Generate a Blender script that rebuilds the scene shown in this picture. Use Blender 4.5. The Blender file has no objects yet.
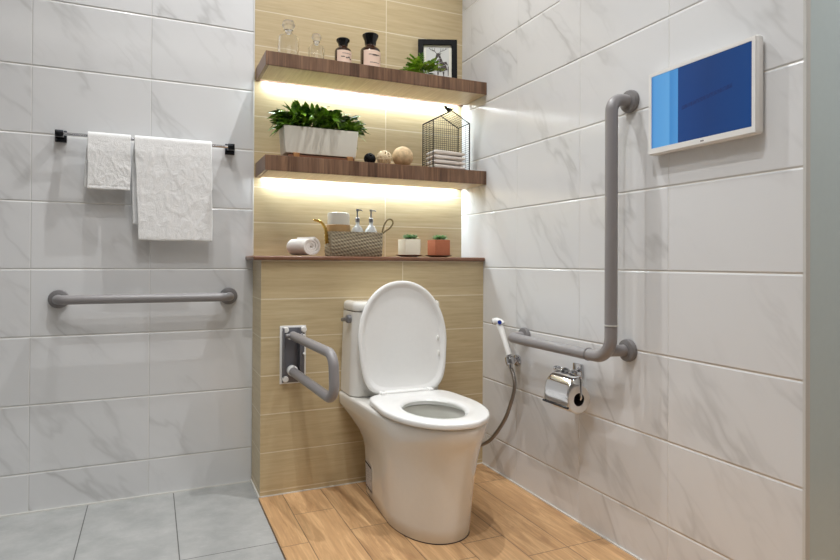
import bpy, bmesh, math, random
from mathutils import Vector, Matrix, noise
random.seed(7)
PI = math.pi
COL = bpy.context.scene.collection
# ------------------------------------------------------------------ dimensions of the room
XR, YB, YH = 1.384, 2.586, 2.373      # right wall, back wall, front of the half wall
XN = 0.389                            # left edge of the niche / half wall
ZC = 3.0                             # ceiling
ZG = -0.009                          # grey floor sits slightly lower

# ------------------------------------------------------------------ material helpers
def lin(c):
    return c / 12.92 if c <= 0.04045 else ((c + 0.055) / 1.055) ** 2.4
def rgb(r, g, b):
    return (lin(r / 255), lin(g / 255), lin(b / 255), 1.0)

class NT:
    def __init__(s, name):
        s.m = bpy.data.materials.new(name); s.m.use_nodes = True
        s.t = s.m.node_tree; s.n = s.t.nodes; s.l = s.t.links
        s.p = s.n['Principled BSDF']
    def add(s, kind, **k):
        nd = s.n.new(kind)
        for a, b in k.items():
            setattr(nd, a, b)
        return nd
    def link(s, a, b): s.l.new(a, b)
    def val(s, sock, v):
        if isinstance(v, (int, float, tuple, list)): sock.default_value = v
        else: s.link(v, sock)
    def math(s, op, a, b=None, c=None, clamp=False):
        nd = s.add('ShaderNodeMath', operation=op); nd.use_clamp = clamp
        s.val(nd.inputs[0], a)
        if b is not None: s.val(nd.inputs[1], b)
        if c is not None: s.val(nd.inputs[2], c)
        return nd.outputs[0]
    def mix(s, fac, a, b, blend='MIX'):
        nd = s.add('ShaderNodeMix', data_type='RGBA', blend_type=blend)
        s.val(nd.inputs[0], fac); s.val(nd.inputs[6], a); s.val(nd.inputs[7], b)
        return nd.outputs[2]
    def ramp(s, fac, stops, interp='LINEAR'):
        nd = s.add('ShaderNodeValToRGB'); cr = nd.color_ramp; cr.interpolation = interp
        while len(cr.elements) < len(stops): cr.elements.new(0.5)
        for e, (p, c) in zip(cr.elements, stops):
            e.position = p; e.color = c if isinstance(c, tuple) else (c, c, c, 1)
        s.val(nd.inputs[0], fac)
        return nd.outputs[0]
    def noise(s, vec, scale, detail=2.0, rough=0.5, dist=0.0):
        nd = s.add('ShaderNodeTexNoise'); s.link(vec, nd.inputs['Vector'])
        nd.inputs['Scale'].default_value = scale; nd.inputs['Detail'].default_value = detail
        nd.inputs['Roughness'].default_value = rough; nd.inputs['Distortion'].default_value = dist
        return nd.outputs[0]
    def pos(s): return s.add('ShaderNodeNewGeometry').outputs['Position']
    def obj(s): return s.add('ShaderNodeTexCoord').outputs['Object']
    def sep(s, v):
        nd = s.add('ShaderNodeSeparateXYZ'); s.link(v, nd.inputs[0]); return nd.outputs
    def comb(s, x, y, z):
        nd = s.add('ShaderNodeCombineXYZ')
        for i, v in enumerate((x, y, z)): s.val(nd.inputs[i], v)
        return nd.outputs[0]
    def vscale(s, v, sc):
        nd = s.add('ShaderNodeVectorMath', operation='MULTIPLY'); s.link(v, nd.inputs[0]); s.val(nd.inputs[1], sc)
        return nd.outputs[0]
    def vadd(s, v, w):
        nd = s.add('ShaderNodeVectorMath', operation='ADD'); s.link(v, nd.inputs[0]); s.val(nd.inputs[1], w)
        return nd.outputs[0]
    def bump(s, h, strength, dist=0.01):
        nd = s.add('ShaderNodeBump'); nd.inputs['Strength'].default_value = strength
        nd.inputs['Distance'].default_value = dist
        s.link(h, nd.inputs['Height']); s.link(nd.outputs[0], s.p.inputs['Normal'])
    def groove(s, c, off, period, w):
        """1 inside a joint line of width w, every period"""
        a = s.math('ADD', s.math('DIVIDE', s.math('SUBTRACT', c, off), period), 0.5)
        d = s.math('MULTIPLY', s.math('ABSOLUTE', s.math('SUBTRACT', s.math('FRACT', a), 0.5)), period)
        return s.math('LESS_THAN', d, w / 2)
    def profile(s, c, off, period, w):
        """0 in the joint rising to 1 on the tile face, w from the joint's middle"""
        a = s.math('ADD', s.math('DIVIDE', s.math('SUBTRACT', c, off), period), 0.5)
        d = s.math('MULTIPLY', s.math('ABSOLUTE', s.math('SUBTRACT', s.math('FRACT', a), 0.5)), period)
        return s.math('DIVIDE', d, w, clamp=True)
    def cell(s, c, off, period):
        return s.math('FLOOR', s.math('DIVIDE', s.math('SUBTRACT', c, off), period))
    def base(s, c): s.val(s.p.inputs['Base Color'], c)
    def rough(s, c): s.val(s.p.inputs['Roughness'], c)

def simple(name, col, rough=0.5, metal=0.0, noise_amt=0.0, nscale=60, bump=0.0, coat=0.0):
    n = NT(name); n.rough(rough); n.p.inputs['Metallic'].default_value = metal
    n.p.inputs['Coat Weight'].default_value = coat
    v = n.noise(n.obj(), nscale, 3)
    amt = noise_amt if noise_amt else 0.02
    dark = tuple(c * (1 - amt) for c in col[:3]) + (1,)
    lite = tuple(min(1, c * (1 + amt)) for c in col[:3]) + (1,)
    n.base(n.mix(v, dark, lite))
    if bump: n.bump(v, bump, 0.002)
    return n.m

def marble(name, axis, off_u, off_z):
    n = NT(name); P = n.pos(); S = n.sep(P)
    u = S[0] if axis == 'x' else S[1]; z = S[2]
    cu = n.cell(u, off_u, 0.4); cz = n.cell(z, off_z, 0.25)
    # every tile gets its own part of the stone
    w1 = n.math('ADD', n.math('MULTIPLY', cu, 3.71), n.math('MULTIPLY', cz, 1.93))
    w2 = n.math('ADD', n.math('MULTIPLY', cu, 1.13), n.math('MULTIPLY', cz, 5.37))
    sgn = 1 if axis == 'x' else -1
    a = n.math('ADD', n.math('MULTIPLY', u, 1.0), w1)
    b = n.math('ADD', n.math('MULTIPLY', z, 1.0), w2)
    # veins run diagonally: squash along one diagonal
    d1 = n.math('ADD', n.math('MULTIPLY', a, .75 * sgn), n.math('MULTIPLY', b, .66))
    d2 = n.math('SUBTRACT', n.math('MULTIPLY', b, .75), n.math('MULTIPLY', a, .66 * sgn))
    v = n.comb(n.math('MULTIPLY', d1, 1.0), n.math('MULTIPLY', d2, .30), 0.0)
    n1 = n.noise(v, 5.0, 4, .5, .10)
    vein = n.math('SUBTRACT', 1.0, n.math('MULTIPLY', n.math('ABSOLUTE', n.math('SUBTRACT', n1, .5)), 34), clamp=True)
    mask = n.ramp(n.noise(v, 3.1, 2), [(.44, 0.0), (.62, 1.0)])
    n2 = n.noise(v, 11, 3, .5, .15)
    vein2 = n.math('SUBTRACT', 1.0, n.math('MULTIPLY', n.math('ABSOLUTE', n.math('SUBTRACT', n2, .5)), 26), clamp=True)
    mask2 = n.ramp(n.noise(v, 4.3, 2), [(.54, 0.0), (.72, 1.0)])
    halo = n.ramp(n1, [(.38, 0.0), (.5, 1.0), (.62, 0.0)])
    c = n.mix(n.math('MULTIPLY', n.math('MULTIPLY', halo, mask), .15), rgb(226, 226, 226), rgb(190, 190, 190))
    c = n.mix(n.math('MULTIPLY', n.math('MULTIPLY', vein, mask), .36), c, rgb(160, 158, 155))
    c = n.mix(n.math('MULTIPLY', n.math('MULTIPLY', vein2, mask2), .16), c, rgb(168, 166, 163))
    g = n.math('MAXIMUM', n.groove(z, off_z, .25, .0034), n.math('MULTIPLY', n.groove(u, off_u, .4, .002), .5))
    gv = n.math('MINIMUM', n.profile(z, off_z, .25, .0050), n.math('ADD', .5, n.math('MULTIPLY', n.profile(u, off_u, .4, .003), .5)))
    c = n.mix(n.math('MULTIPLY', g, .9), c, rgb(224, 221, 214))
    n.base(c); n.rough(n.math('ADD', .15, n.math('MULTIPLY', g, .5)))
    n.p.inputs['Specular IOR Level'].default_value = 0.55
    n.bump(gv, 1.0, .0021)
    return n.m

def tan_tile(name, oz=.02):
    n = NT(name); P = n.pos(); S = n.sep(P); N = n.add('ShaderNodeNewGeometry').outputs['Normal']
    ny = n.math('ABSOLUTE', n.sep(N)[0])
    side = n.math('GREATER_THAN', ny, .5)
    u = n.math('ADD', n.math('MULTIPLY', S[0], n.math('SUBTRACT', 1.0, side)), n.math('MULTIPLY', n.math('SUBTRACT', 2.96, S[1]), side))
    z = S[2]
    cz = n.cell(z, oz, .15); cu = n.cell(u, .985, .6)
    sh = n.math('ADD', n.math('MULTIPLY', cz, 7.3), n.math('MULTIPLY', cu, 3.1))
    v = n.comb(n.math('ADD', n.math('MULTIPLY', u, 2.2), sh), sh, n.math('MULTIPLY', z, 38))
    g1 = n.noise(v, 2.2, 5, .6, .3)
    v2 = n.comb(n.math('ADD', n.math('MULTIPLY', u, 8), sh), sh, n.math('MULTIPLY', z, 150))
    g2 = n.noise(v2, 1.6, 3)
    c = n.ramp(g1, [(.28, rgb(188, 168, 130)), (.5, rgb(202, 183, 145)), (.75, rgb(213, 196, 160))])
    c = n.mix(.2, c, n.ramp(g2, [(.3, rgb(178, 156, 116)), (.7, rgb(216, 199, 160))]))
    wn = n.add('ShaderNodeTexWhiteNoise', noise_dimensions='1D'); n.link(sh, wn.inputs['W'])
    c = n.mix(n.math('MULTIPLY', wn.outputs[0], .18), c, rgb(196, 166, 118))
    g = n.math('MAXIMUM', n.groove(z, oz, .15, .0038), n.groove(u, .985, .6, .0038))
    c = n.mix(n.math('MULTIPLY', g, .9), c, rgb(228, 216, 190))
    n.base(c); n.rough(.36); n.bump(n.math('SUBTRACT', n.math('MULTIPLY', g1, .15), g), .35, .0015)
    return n.m

def wood_floor(name):
    n = NT(name); S = n.sep(n.pos()); x, y = S[0], S[1]
    W = .1515
    ci = n.cell(x, .4755, W)
    wn = n.add('ShaderNodeTexWhiteNoise', noise_dimensions='1D'); n.link(ci, wn.inputs['W'])
    # stagger: alternate planks shifted
    off = 0.0
    for k, o_ in ((-1, 1.932), (0, 2.162), (1, 1.967), (2, 2.23), (3, 1.72), (4, 1.567), (5, 2.167)):
        off = n.math('ADD', off, n.math('MULTIPLY', n.math('COMPARE', ci, float(k), .5), o_))
    cj = n.math('FLOOR', n.math('DIVIDE', n.math('SUBTRACT', y, off), .6))
    idn = n.math('ADD', n.math('MULTIPLY', ci, 5.17), n.math('MULTIPLY', cj, 2.31))
    wv = n.add('ShaderNodeTexWhiteNoise', noise_dimensions='1D'); n.link(idn, wv.inputs['W'])
    v = n.comb(n.math('MULTIPLY', x, 14), n.math('ADD', n.math('MULTIPLY', y, 1.6), idn), idn)
    g1 = n.noise(v, 1.6, 5, .62, 1.2)
    rings = n.math('FRACT', n.math('MULTIPLY', g1, 7))
    rg = n.ramp(rings, [(0, 0.0), (.5, 1.0), (1, 0.0)])
    v2 = n.comb(n.math('MULTIPLY', x, 95), n.math('ADD', n.math('MULTIPLY', y, 4), idn), idn)
    g2 = n.noise(v2, 1.5, 3)
    c = n.ramp(g1, [(.28, rgb(160, 120, 80)), (.5, rgb(210, 168, 120)), (.75, rgb(236, 198, 148))])
    c = n.mix(n.math('MULTIPLY', rg, .30), c, rgb(150, 110, 76))
    c = n.mix(n.ramp(g2, [(.35, 0.0), (.7, .55)]), c, rgb(156, 118, 84))
    c = n.mix(n.math('MULTIPLY', wv.outputs[0], .4), c, rgb(222, 178, 130))
    gx = n.groove(x, .4755, W, .0028)
    gy = n.groove(n.math('SUBTRACT', y, off), 0.0, .6, .0028)
    g = n.math('MAXIMUM', gx, gy)
    c = n.mix(n.math('MULTIPLY', g, .85), c, rgb(104, 80, 62))
    n.base(c); n.rough(.45); n.bump(n.math('SUBTRACT', n.math('MULTIPLY', g2, .15), g), .35, .0015)
    return n.m

def grey_floor(name):
    n = NT(name); P = n.pos(); S = n.sep(P)
    g = n.math('MAXIMUM', n.groove(S[0], .085, .3, .0034), n.groove(S[1], 1.992, .6, .0034))
    a = n.noise(P, 7, 6, .65); b = n.noise(P, 90, 3, .7); d = n.noise(n.vscale(P, (1, 3, 1)), 22, 4, .7)
    c = n.ramp(a, [(.3, rgb(157, 158, 156)), (.7, rgb(187, 187, 184))])
    c = n.mix(n.math('MULTIPLY', b, .3), c, rgb(140, 141, 140))
    c = n.mix(n.ramp(d, [(.58, 0.0), (.7, .3)]), c, rgb(196, 196, 193))
    c = n.mix(n.math('MULTIPLY', g, .9), c, rgb(84, 83, 80))
    n.base(c); n.rough(.55); n.bump(n.math('SUBTRACT', n.math('MULTIPLY', b, .3), g), .3, .0015)
    return n.m

def walnut(name, light=False):
    n = NT(name); S = n.sep(n.pos()); x, y, z = S[0], S[1], S[2]
    ci = n.math('FLOOR', n.math('DIVIDE', n.math('ADD', x, n.math('MULTIPLY', n.noise(n.comb(x, 0.0, 0.0), 6, 1), .05)), .042))
    wn = n.add('ShaderNodeTexWhiteNoise', noise_dimensions='1D'); n.link(ci, wn.inputs['W'])
    v = n.comb(n.math('MULTIPLY', x, 75), n.math('MULTIPLY', y, 3), n.math('MULTIPLY', z, 4))
    g = n.noise(v, 1.5, 4, .6, .6)
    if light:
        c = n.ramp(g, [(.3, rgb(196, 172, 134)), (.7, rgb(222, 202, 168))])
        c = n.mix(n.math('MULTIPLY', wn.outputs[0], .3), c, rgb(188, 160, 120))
    else:
        c = n.ramp(g, [(.28, rgb(72, 50, 38)), (.5, rgb(114, 82, 60)), (.75, rgb(154, 118, 88))])
        c = n.mix(n.math('MULTIPLY', wn.outputs[0], .45), c, rgb(142, 112, 90))
        c = n.mix(n.ramp(wn.outputs[0], [(.0, .45), (.25, 0.0)]), c, rgb(64, 44, 34))
    n.base(c); n.rough(.4); n.bump(g, .12, .001)
    return n.m

def emit(name, col, strength):
    n = NT(name); n.base((0, 0, 0, 1)); n.p.inputs['Emission Color'].default_value = col
    n.p.inputs['Emission Strength'].default_value = strength
    return n.m

M = {}
M['marble_back'] = marble('white marble tile back', 'x', -.0068, .8853)
M['marble_right'] = marble('white marble tile right', 'y', 2.0994, .8945)
M['tan'] = tan_tile('tan wood look tile')
M['tan_up'] = tan_tile('tan wood look tile above the ledge', .033)
M['wood'] = wood_floor('wood plank floor')
M['grey'] = grey_floor('grey stone floor')
M['walnut'] = walnut('walnut')
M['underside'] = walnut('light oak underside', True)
M['ledge'] = simple('brown ledge', rgb(122, 84, 62), .35, noise_amt=.2, nscale=25)
M['caulk'] = simple('white caulk', rgb(226, 224, 218), .5)
M['trim'] = simple('tile edge trim', rgb(206, 205, 200), .3)
M['panel'] = simple('sage painted panel', rgb(200, 213, 214), .25)
M['ceil'] = simple('ceiling paint', rgb(190, 189, 187), .9)
M['plain'] = simple('plain wall', rgb(150, 149, 147), .8)
M['ceramic'] = simple('glazed ceramic', rgb(232, 229, 222), .07, coat=.4)
M['seat'] = simple('white seat plastic', rgb(238, 237, 234), .14)
M['grab'] = simple('grey nylon', rgb(143, 139, 139), .34)
M['grab_dark'] = simple('grey nylon dark', rgb(124, 121, 121), .4)
M['plate'] = simple('grey plate', rgb(112, 112, 118), .4, .3)
M['white_plastic'] = simple('white plastic', rgb(236, 234, 230), .25)
M['chrome'] = simple('chrome', rgb(205, 205, 208), .08, 1.0)
M['chrome_dark'] = simple('dark chrome', rgb(70, 72, 78), .1, 1.0)
M['satin'] = simple('satin metal', rgb(150, 150, 154), .3, .8)
M['hose'] = simple('steel hose', rgb(150, 146, 142), .3, .9)
M['black'] = simple('black', rgb(18, 17, 18), .55)
M['black'].node_tree.nodes['Principled BSDF'].inputs['Specular IOR Level'].default_value = .15
M['black_plastic'] = simple('black cap', rgb(10, 9, 9), .15)
M['blue'] = simple('blue button', rgb(25, 55, 150), .3)
M['paper'] = simple('paper', rgb(240, 238, 234), .9, noise_amt=.03, nscale=200, bump=.15)
M['amber'] = simple('amber glass', rgb(48, 26, 12), .06, coat=.5)
M['label'] = simple('pale pink label', rgb(236, 208, 188), .6)
M['ink'] = simple('dark ink', rgb(70, 60, 58), .6)
M['mat'] = simple('cream mount', rgb(226, 222, 208), .7)
M['print'] = simple('print paper', rgb(206, 206, 202), .7)
M['gold'] = simple('brass', rgb(214, 176, 92), .25, .85)
M['cream_pot'] = simple('cream pot', rgb(232, 224, 204), .4)
M['terra'] = simple('terracotta', rgb(168, 98, 66), .65, noise_amt=.08)
M['tray'] = simple('dark tray', rgb(116, 72, 48), .45)
M['planter'] = simple('white planter', rgb(214, 209, 196), .35)
M['foot'] = simple('wooden foot', rgb(160, 112, 62), .5)
M['soil'] = simple('soil', rgb(52, 40, 28), .9, noise_amt=.4)
M['tanfabric'] = simple('tan band', rgb(176, 142, 96), .8, noise_amt=.1, nscale=120)
M['handle_rope'] = simple('olive rope', rgb(122, 104, 62), .6, noise_amt=.2, nscale=200)
M['darkhole'] = simple('dark core', rgb(48, 40, 36), .8)
M['stone'] = simple('white pebble', rgb(232, 232, 230), .25)
M['downlight'] = emit('downlight lens', (1, .96, .88, 1), 12)
M['linear'] = emit('linear lamp', (1, .97, .92, 1), 10.0)
M['fill_glow'] = emit('fill panel', (.98, .99, 1, 1), 1.0)  # glow of the added ceiling fill, not a known lamp
M['led'] = emit('led tape', (.97, .98, 1, 1), 6)

def fabric(name, col, scale=340, wr=.6):
    n = NT(name); P = n.obj()
    a = n.noise(P, scale, 2); b = n.noise(P, 26, 4, .6, 1.0)
    n.base(n.mix(a, tuple(c * .93 for c in col[:3]) + (1,), col)); n.rough(.95)
    n.p.inputs['Sheen Weight'].default_value = .3
    n.bump(n.math('ADD', n.math('MULTIPLY', a, .5), n.math('MULTIPLY', b, wr * 1.6)), .8, .004)
    return n.m
M['towel'] = fabric('white terry', rgb(240, 239, 237))
M['towel_roll'] = fabric('soft towel', rgb(245, 238, 230))
M['towel_fold'] = fabric('folded towel', rgb(240, 230, 220))

def weave(name, c1, c2, s=170):
    n = NT(name); S = n.sep(n.obj())
    h = n.math('ADD', S[0], S[1])
    w = n.math('MULTIPLY', n.math('SINE', n.math('MULTIPLY', h, s * 2.4)), n.math('SINE', n.math('MULTIPLY', n.math('ADD', S[2], n.math('MULTIPLY', h, .4)), s * 4)))
    f = n.math('ADD', n.math('MULTIPLY', w, .5), .5)
    f2 = n.math('MULTIPLY', n.math('ADD', f, n.noise(n.obj(), 130, 3)), .5)
    n.base(n.mix(f2, c1, c2)); n.rough(.8); n.bump(f, .7, .003)
    return n.m
M['basket'] = weave('woven grass', rgb(60, 50, 36), rgb(206, 192, 162), 105)
M['tanball'] = simple('pressed fibre ball', rgb(206, 178, 138), .8, noise_amt=.5, nscale=55, bump=.5)
M['rattan'] = simple('bleached rattan', rgb(226, 206, 170), .7, noise_amt=.2, nscale=90)

def leafmat(name, c1, c2):
    n = NT(name); a = n.noise(n.obj(), 34, 2)
    n.base(n.ramp(a, [(.35, c1), (.65, c2)])); n.rough(.35)
    return n.m
M['leaf'] = leafmat('glossy leaf', rgb(28, 62, 16), rgb(128, 172, 48))  # brighter green raised to suggest light coming through the leaves
M['fern'] = leafmat('fern', rgb(70, 124, 28), rgb(184, 218, 78))
M['succulent'] = leafmat('succulent leaf', rgb(86, 150, 70), rgb(196, 224, 186))

def glass(name, col=(1, 1, 1, 1), rough=.02, ior=1.45):
    n = NT(name); n.base(col); n.rough(rough)
    n.p.inputs['Transmission Weight'].default_value = 1.0; n.p.inputs['IOR'].default_value = ior
    return n.m
M['glass'] = glass('clear glass', (.99, .99, .98, 1), .03)
M['frost'] = glass('cut glass stopper', (1, 1, 1, 1), .35)
def milky(name):
    n = NT(name); n.base(rgb(236, 240, 240)); n.rough(.08)
    n.p.inputs['Transmission Weight'].default_value = .25; n.p.inputs['Coat Weight'].default_value = .5
    return n.m
M['milky'] = milky('milky glass')
def water():
    n = NT('water'); n.base(rgb(186, 192, 186)); n.rough(.03); return n.m
M['water'] = water()

# ------------------------------------------------------------------ object helpers
def newbm(): return bmesh.new()
def obj(name, bm, mat, parent=None, loc=None, smooth=True, angle=35):
    """bm is in room coordinates; the origin goes to loc (or to the root's origin)"""
    root = parent
    while root is not None and root.parent is not None: root = root.parent
    org = Vector(root.location) if root is not None else Vector(loc or (0, 0, 0))
    bmesh.ops.translate(bm, vec=-org, verts=bm.verts)
    me = bpy.data.meshes.new(name); 
    bmesh.ops.recalc_face_normals(bm, faces=bm.faces)
    bm.to_mesh(me); bm.free()
    if smooth:
        me.shade_smooth()
        me.set_sharp_from_angle(angle=math.radians(angle))
    me.materials.append(mat)
    o = bpy.data.objects.new(name, me); COL.objects.link(o)
    if parent is not None: o.parent = parent
    else: o.location = org
    return o
def thing(name, label, cat, loc, group=None):
    o = bpy.data.objects.new(name, None); COL.objects.link(o); o.location = loc; o.empty_display_size = .05
    o['label'] = label; o['category'] = cat
    if group: o['group'] = group
    return o
def tag(o, label, cat, group=None):
    o['label'] = label; o['category'] = cat
    if group: o['group'] = group
    return o
def struct(name, bm, mat, **k):
    o = obj(name, bm, mat, **k); o['kind'] = 'structure'; return o
def join(bm, other):
    me = bpy.data.meshes.new('tmp'); other.to_mesh(me); other.free(); bm.from_mesh(me); bpy.data.meshes.remove(me)
def box(bm, x0, x1, y0, y1, z0, z1, bev=0.0, seg=2):
    t = bmesh.new()
    r = bmesh.ops.create_cube(t, size=1)
    for v in t.verts:
        v.co = Vector(((x0 + x1) / 2 + v.co.x * (x1 - x0), (y0 + y1) / 2 + v.co.y * (y1 - y0), (z0 + z1) / 2 + v.co.z * (z1 - z0)))
    if bev: bmesh.ops.bevel(t, geom=list(t.edges), offset=bev, segments=seg, profile=.5, affect='EDGES')
    join(bm, t); return bm
def B(*a, **k): return box(newbm(), *a, **k)
def fillet(pts, r, n=8):
    out = [Vector(pts[0])]
    for i in range(1, len(pts) - 1):
        a, b, c = Vector(pts[i - 1]), Vector(pts[i]), Vector(pts[i + 1])
        u = (a - b).normalized(); w = (c - b).normalized()
        ang = u.angle(w); 
        if ang > PI - .01: out.append(b); continue
        rr = r[i - 1] if isinstance(r, (list, tuple)) else r
        d = rr / math.tan(ang / 2); d = min(d, (a - b).length * .49, (c - b).length * .49) if rr else 0
        R = d * math.tan(ang / 2)
        ctr = b + (u + w).normalized() * (R / math.sin(ang / 2))
        p0, p1 = b + u * d, b + w * d
        for k in range(n + 1):
            t = k / n
            q = (p0 - ctr).normalized().slerp((p1 - ctr).normalized(), t) * R
            out.append(ctr + q)
    out.append(Vector(pts[-1])); return out
def tube(bm, pts, r, n=16, caps=True, closed=False):
    pts = [Vector(p) for p in pts]; N = len(pts)
    rs = r if isinstance(r, (list, tuple)) else [r] * N
    rings = []; prev = None
    for i, p in enumerate(pts):
        if closed: d = (pts[(i + 1) % N] - pts[i - 1]).normalized()
        else: d = (pts[min(i + 1, N - 1)] - pts[max(i - 1, 0)]).normalized()
        if prev is None:
            up = Vector((0, 0, 1)) if abs(d.z) < .9 else Vector((1, 0, 0))
            nrm = d.cross(up).normalized()
        else: nrm = (prev - d * prev.dot(d)).normalized()
        prev = nrm; bi = d.cross(nrm)
        rings.append([bm.verts.new(p + (nrm * math.cos(2 * PI * k / n) + bi * math.sin(2 * PI * k / n)) * rs[i]) for k in range(n)])
    M_ = N if closed else N - 1
    for i in range(M_):
        A, Bq = rings[i], rings[(i + 1) % N]
        for k in range(n):
            bm.faces.new((A[k], A[(k + 1) % n], Bq[(k + 1) % n], Bq[k]))
    if caps and not closed:
        bm.faces.new(rings[0][::-1]); bm.faces.new(rings[-1])
    return bm
def T(pts, r, **k): return tube(newbm(), pts, r, **k)
def lathe(bm, prof, base=(0, 0, 0), axis=(0, 0, 1), n=32, cap=True):
    """prof: list of (radius, distance along axis)"""
    ax = Vector(axis).normalized(); up = Vector((0, 0, 1)) if abs(ax.z) < .9 else Vector((1, 0, 0))
    a = ax.cross(up).normalized(); b = ax.cross(a); base = Vector(base); rings = []
    for r, h in prof:
        if r < 1e-6: rings.append([bm.verts.new(base + ax * h)])
        else: rings.append([bm.verts.new(base + ax * h + (a * math.cos(2 * PI * k / n) + b * math.sin(2 * PI * k / n)) * r) for k in range(n)])
    for A, Bq in zip(rings, rings[1:]):
        for k in range(n):
            k2 = (k + 1) % n
            if len(A) == 1 and len(Bq) == 1: continue
            if len(A) == 1: bm.faces.new((A[0], Bq[k], Bq[k2]))
            elif len(Bq) == 1: bm.faces.new((A[k2], A[k], Bq[0]))
            else: bm.faces.new((A[k], A[k2], Bq[k2], Bq[k]))
    if cap:
        if len(rings[0]) > 1: bm.faces.new(rings[0][::-1])
        if len(rings[-1]) > 1: bm.faces.new(rings[-1])
    return bm
def L(prof, **k): return lathe(newbm(), prof, **k)
def loft(bm, rings, close0=True, close1=True):
    """rings: lists of Vector, same count, closed loops"""
    R = [[bm.verts.new(p) for p in ring] for ring in rings]; n = len(R[0])
    for A, Bq in zip(R, R[1:]):
        for k in range(n): bm.faces.new((A[k], A[(k + 1) % n], Bq[(k + 1) % n], Bq[k]))
    if close0: bm.faces.new(R[0][::-1])
    if close1: bm.faces.new(R[-1])
    return R
def quad(bm, a, b, c, d):
    return bm.faces.new([bm.verts.new(Vector(p)) for p in (a, b, c, d)])

# ------------------------------------------------------------------ the setting
struct('floor', B(XN - .004, XR + .1, -1.5, YB + .05, -.1, 0), M['wood'], smooth=False)
struct('floor', B(-1.7, XN - .006, -1.5, YB + .05, -.1, ZG), M['grey'], smooth=False)
struct('floor', B(XR + .1, 2.6, -1.5, .9, -.1, 0), M['wood'], smooth=False)
struct('wall_back', B(-1.7, XN, YB, YB + .1, -.1, ZC), M['marble_back'], smooth=False)
struct('wall_niche', B(XN, XR, YB, YB + .1, .9, ZC), M['tan_up'], smooth=False)
struct('wall_half', B(XN, XR, YH, YB, ZG, .922), M['tan'], smooth=False)
struct('wall_right', B(XR, XR + .012, .9, YB + .1, -.1, ZC), M['marble_right'], smooth=False)
struct('wall_corner', B(XR + .013, 2.6, .896, 1.0, -.1, ZC), M['panel'], smooth=False)
struct('wall_left', B(-1.8, -1.7, -1.5, YB + .1, -.1, ZC), M['plain'], smooth=False)
struct('wall_front', B(-1.8, 2.6, -1.6, -1.5, -.1, ZC), M['plain'], smooth=False)
struct('wall_side', B(2.6, 2.7, -1.6, 1.0, -.1, ZC), M['plain'], smooth=False)
struct('ceiling', B(-1.8, 2.7, -1.6, YB + .1, ZC, ZC + .1), M['ceil'], smooth=False)
struct('trim_1', B(XR - .004, XR + .012, .893, .9, 0, ZC), M['trim'], smooth=False)
struct('trim_2', B(-1.7, XN - .001, YB - .005, YB - .0005, ZG, ZG + .006), M['caulk'], smooth=False)
struct('trim_3', B(XR - .005, XR - .0005, .9, YH, 0, .005), M['caulk'], smooth=False)
struct('trim_4', B(XN - .006, XN - .0005, YH, YB - .006, ZG, .004), M['caulk'], smooth=False)
struct('trim_5', B(XN - .003, XN + .002, YB - .003, YB - .0003, .945, ZC), M['caulk'], smooth=False)
struct('trim_6', B(XN + .001, XR - .006, YH - .004, YH - .0005, 0, .004), M['caulk'], smooth=False)

# ------------------------------------------------------------------ shelves
def shelf(z0, z1, label):
    t = thing('floating_shelf', label, 'shelf', ((XN + XR) / 2, 2.346, z0), 'wooden shelves in the niche')
    x0, x1, yf = .397, XR - .001, 2.346
    bm = newbm()
    box(bm, x0, x1, yf, 2.546, z0, z1, bev=.0008, seg=1)
    box(bm, x0, x1, 2.5455, YB - .001, z0 + .012, z1)
    box(bm, x0, x0 + .012, 2.545, YB - .001, z0, z0 + .0125)
    box(bm, x0 + .012, x1, 2.574, 2.5785, z0, z0 + .0125)
    obj('shelf_board', bm, M['walnut'], t, smooth=False)
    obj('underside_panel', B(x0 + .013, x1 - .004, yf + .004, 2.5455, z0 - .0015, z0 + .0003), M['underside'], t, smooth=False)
    obj('led_strip', B(x0 + .014, x1 - .004, 2.560, 2.571, z0 + .008, z0 + .012), M['led'], t, smooth=False)
    for nm, y, dz, pw, w in (('a', 2.5655, .0065, 1.9, .008), ('b', 2.5825, .010, 2.3, .004), ('c', 2.552, .0035, 2.5, .006)):
        ld = bpy.data.lights.new('shelf_led_light', 'AREA'); ld.shape = 'RECTANGLE'
        ld.size = x1 - x0 - .06; ld.size_y = w; ld.energy = pw; ld.color = (.80, .93, 1)
        lo = bpy.data.objects.new('shelf_led_light', ld); COL.objects.link(lo)
        lo.location = ((x0 + x1) / 2, y, z0 + dz)
        if nm == 'a': lo.rotation_euler = (math.radians(-40), 0, 0)
        if nm == 'c': lo.rotation_euler = (math.radians(14), 0, 0)
    return t
LEDW = 3.4
shelf(1.680, 1.735, 'upper walnut floating shelf carrying bottles and the picture frame')
shelf(1.272, 1.332, 'lower walnut floating shelf carrying the long planter and wire cage')
ld = obj('ledge_board', B(XN - .032, XR - .001, 2.352, YB - .001, .9225, .940, bev=.006, seg=3), M['ledge'], loc=(.87, 2.46, .9225))
tag(ld, 'thin brown wooden ledge board on top of the tan tiled half wall', 'ledge')

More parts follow.
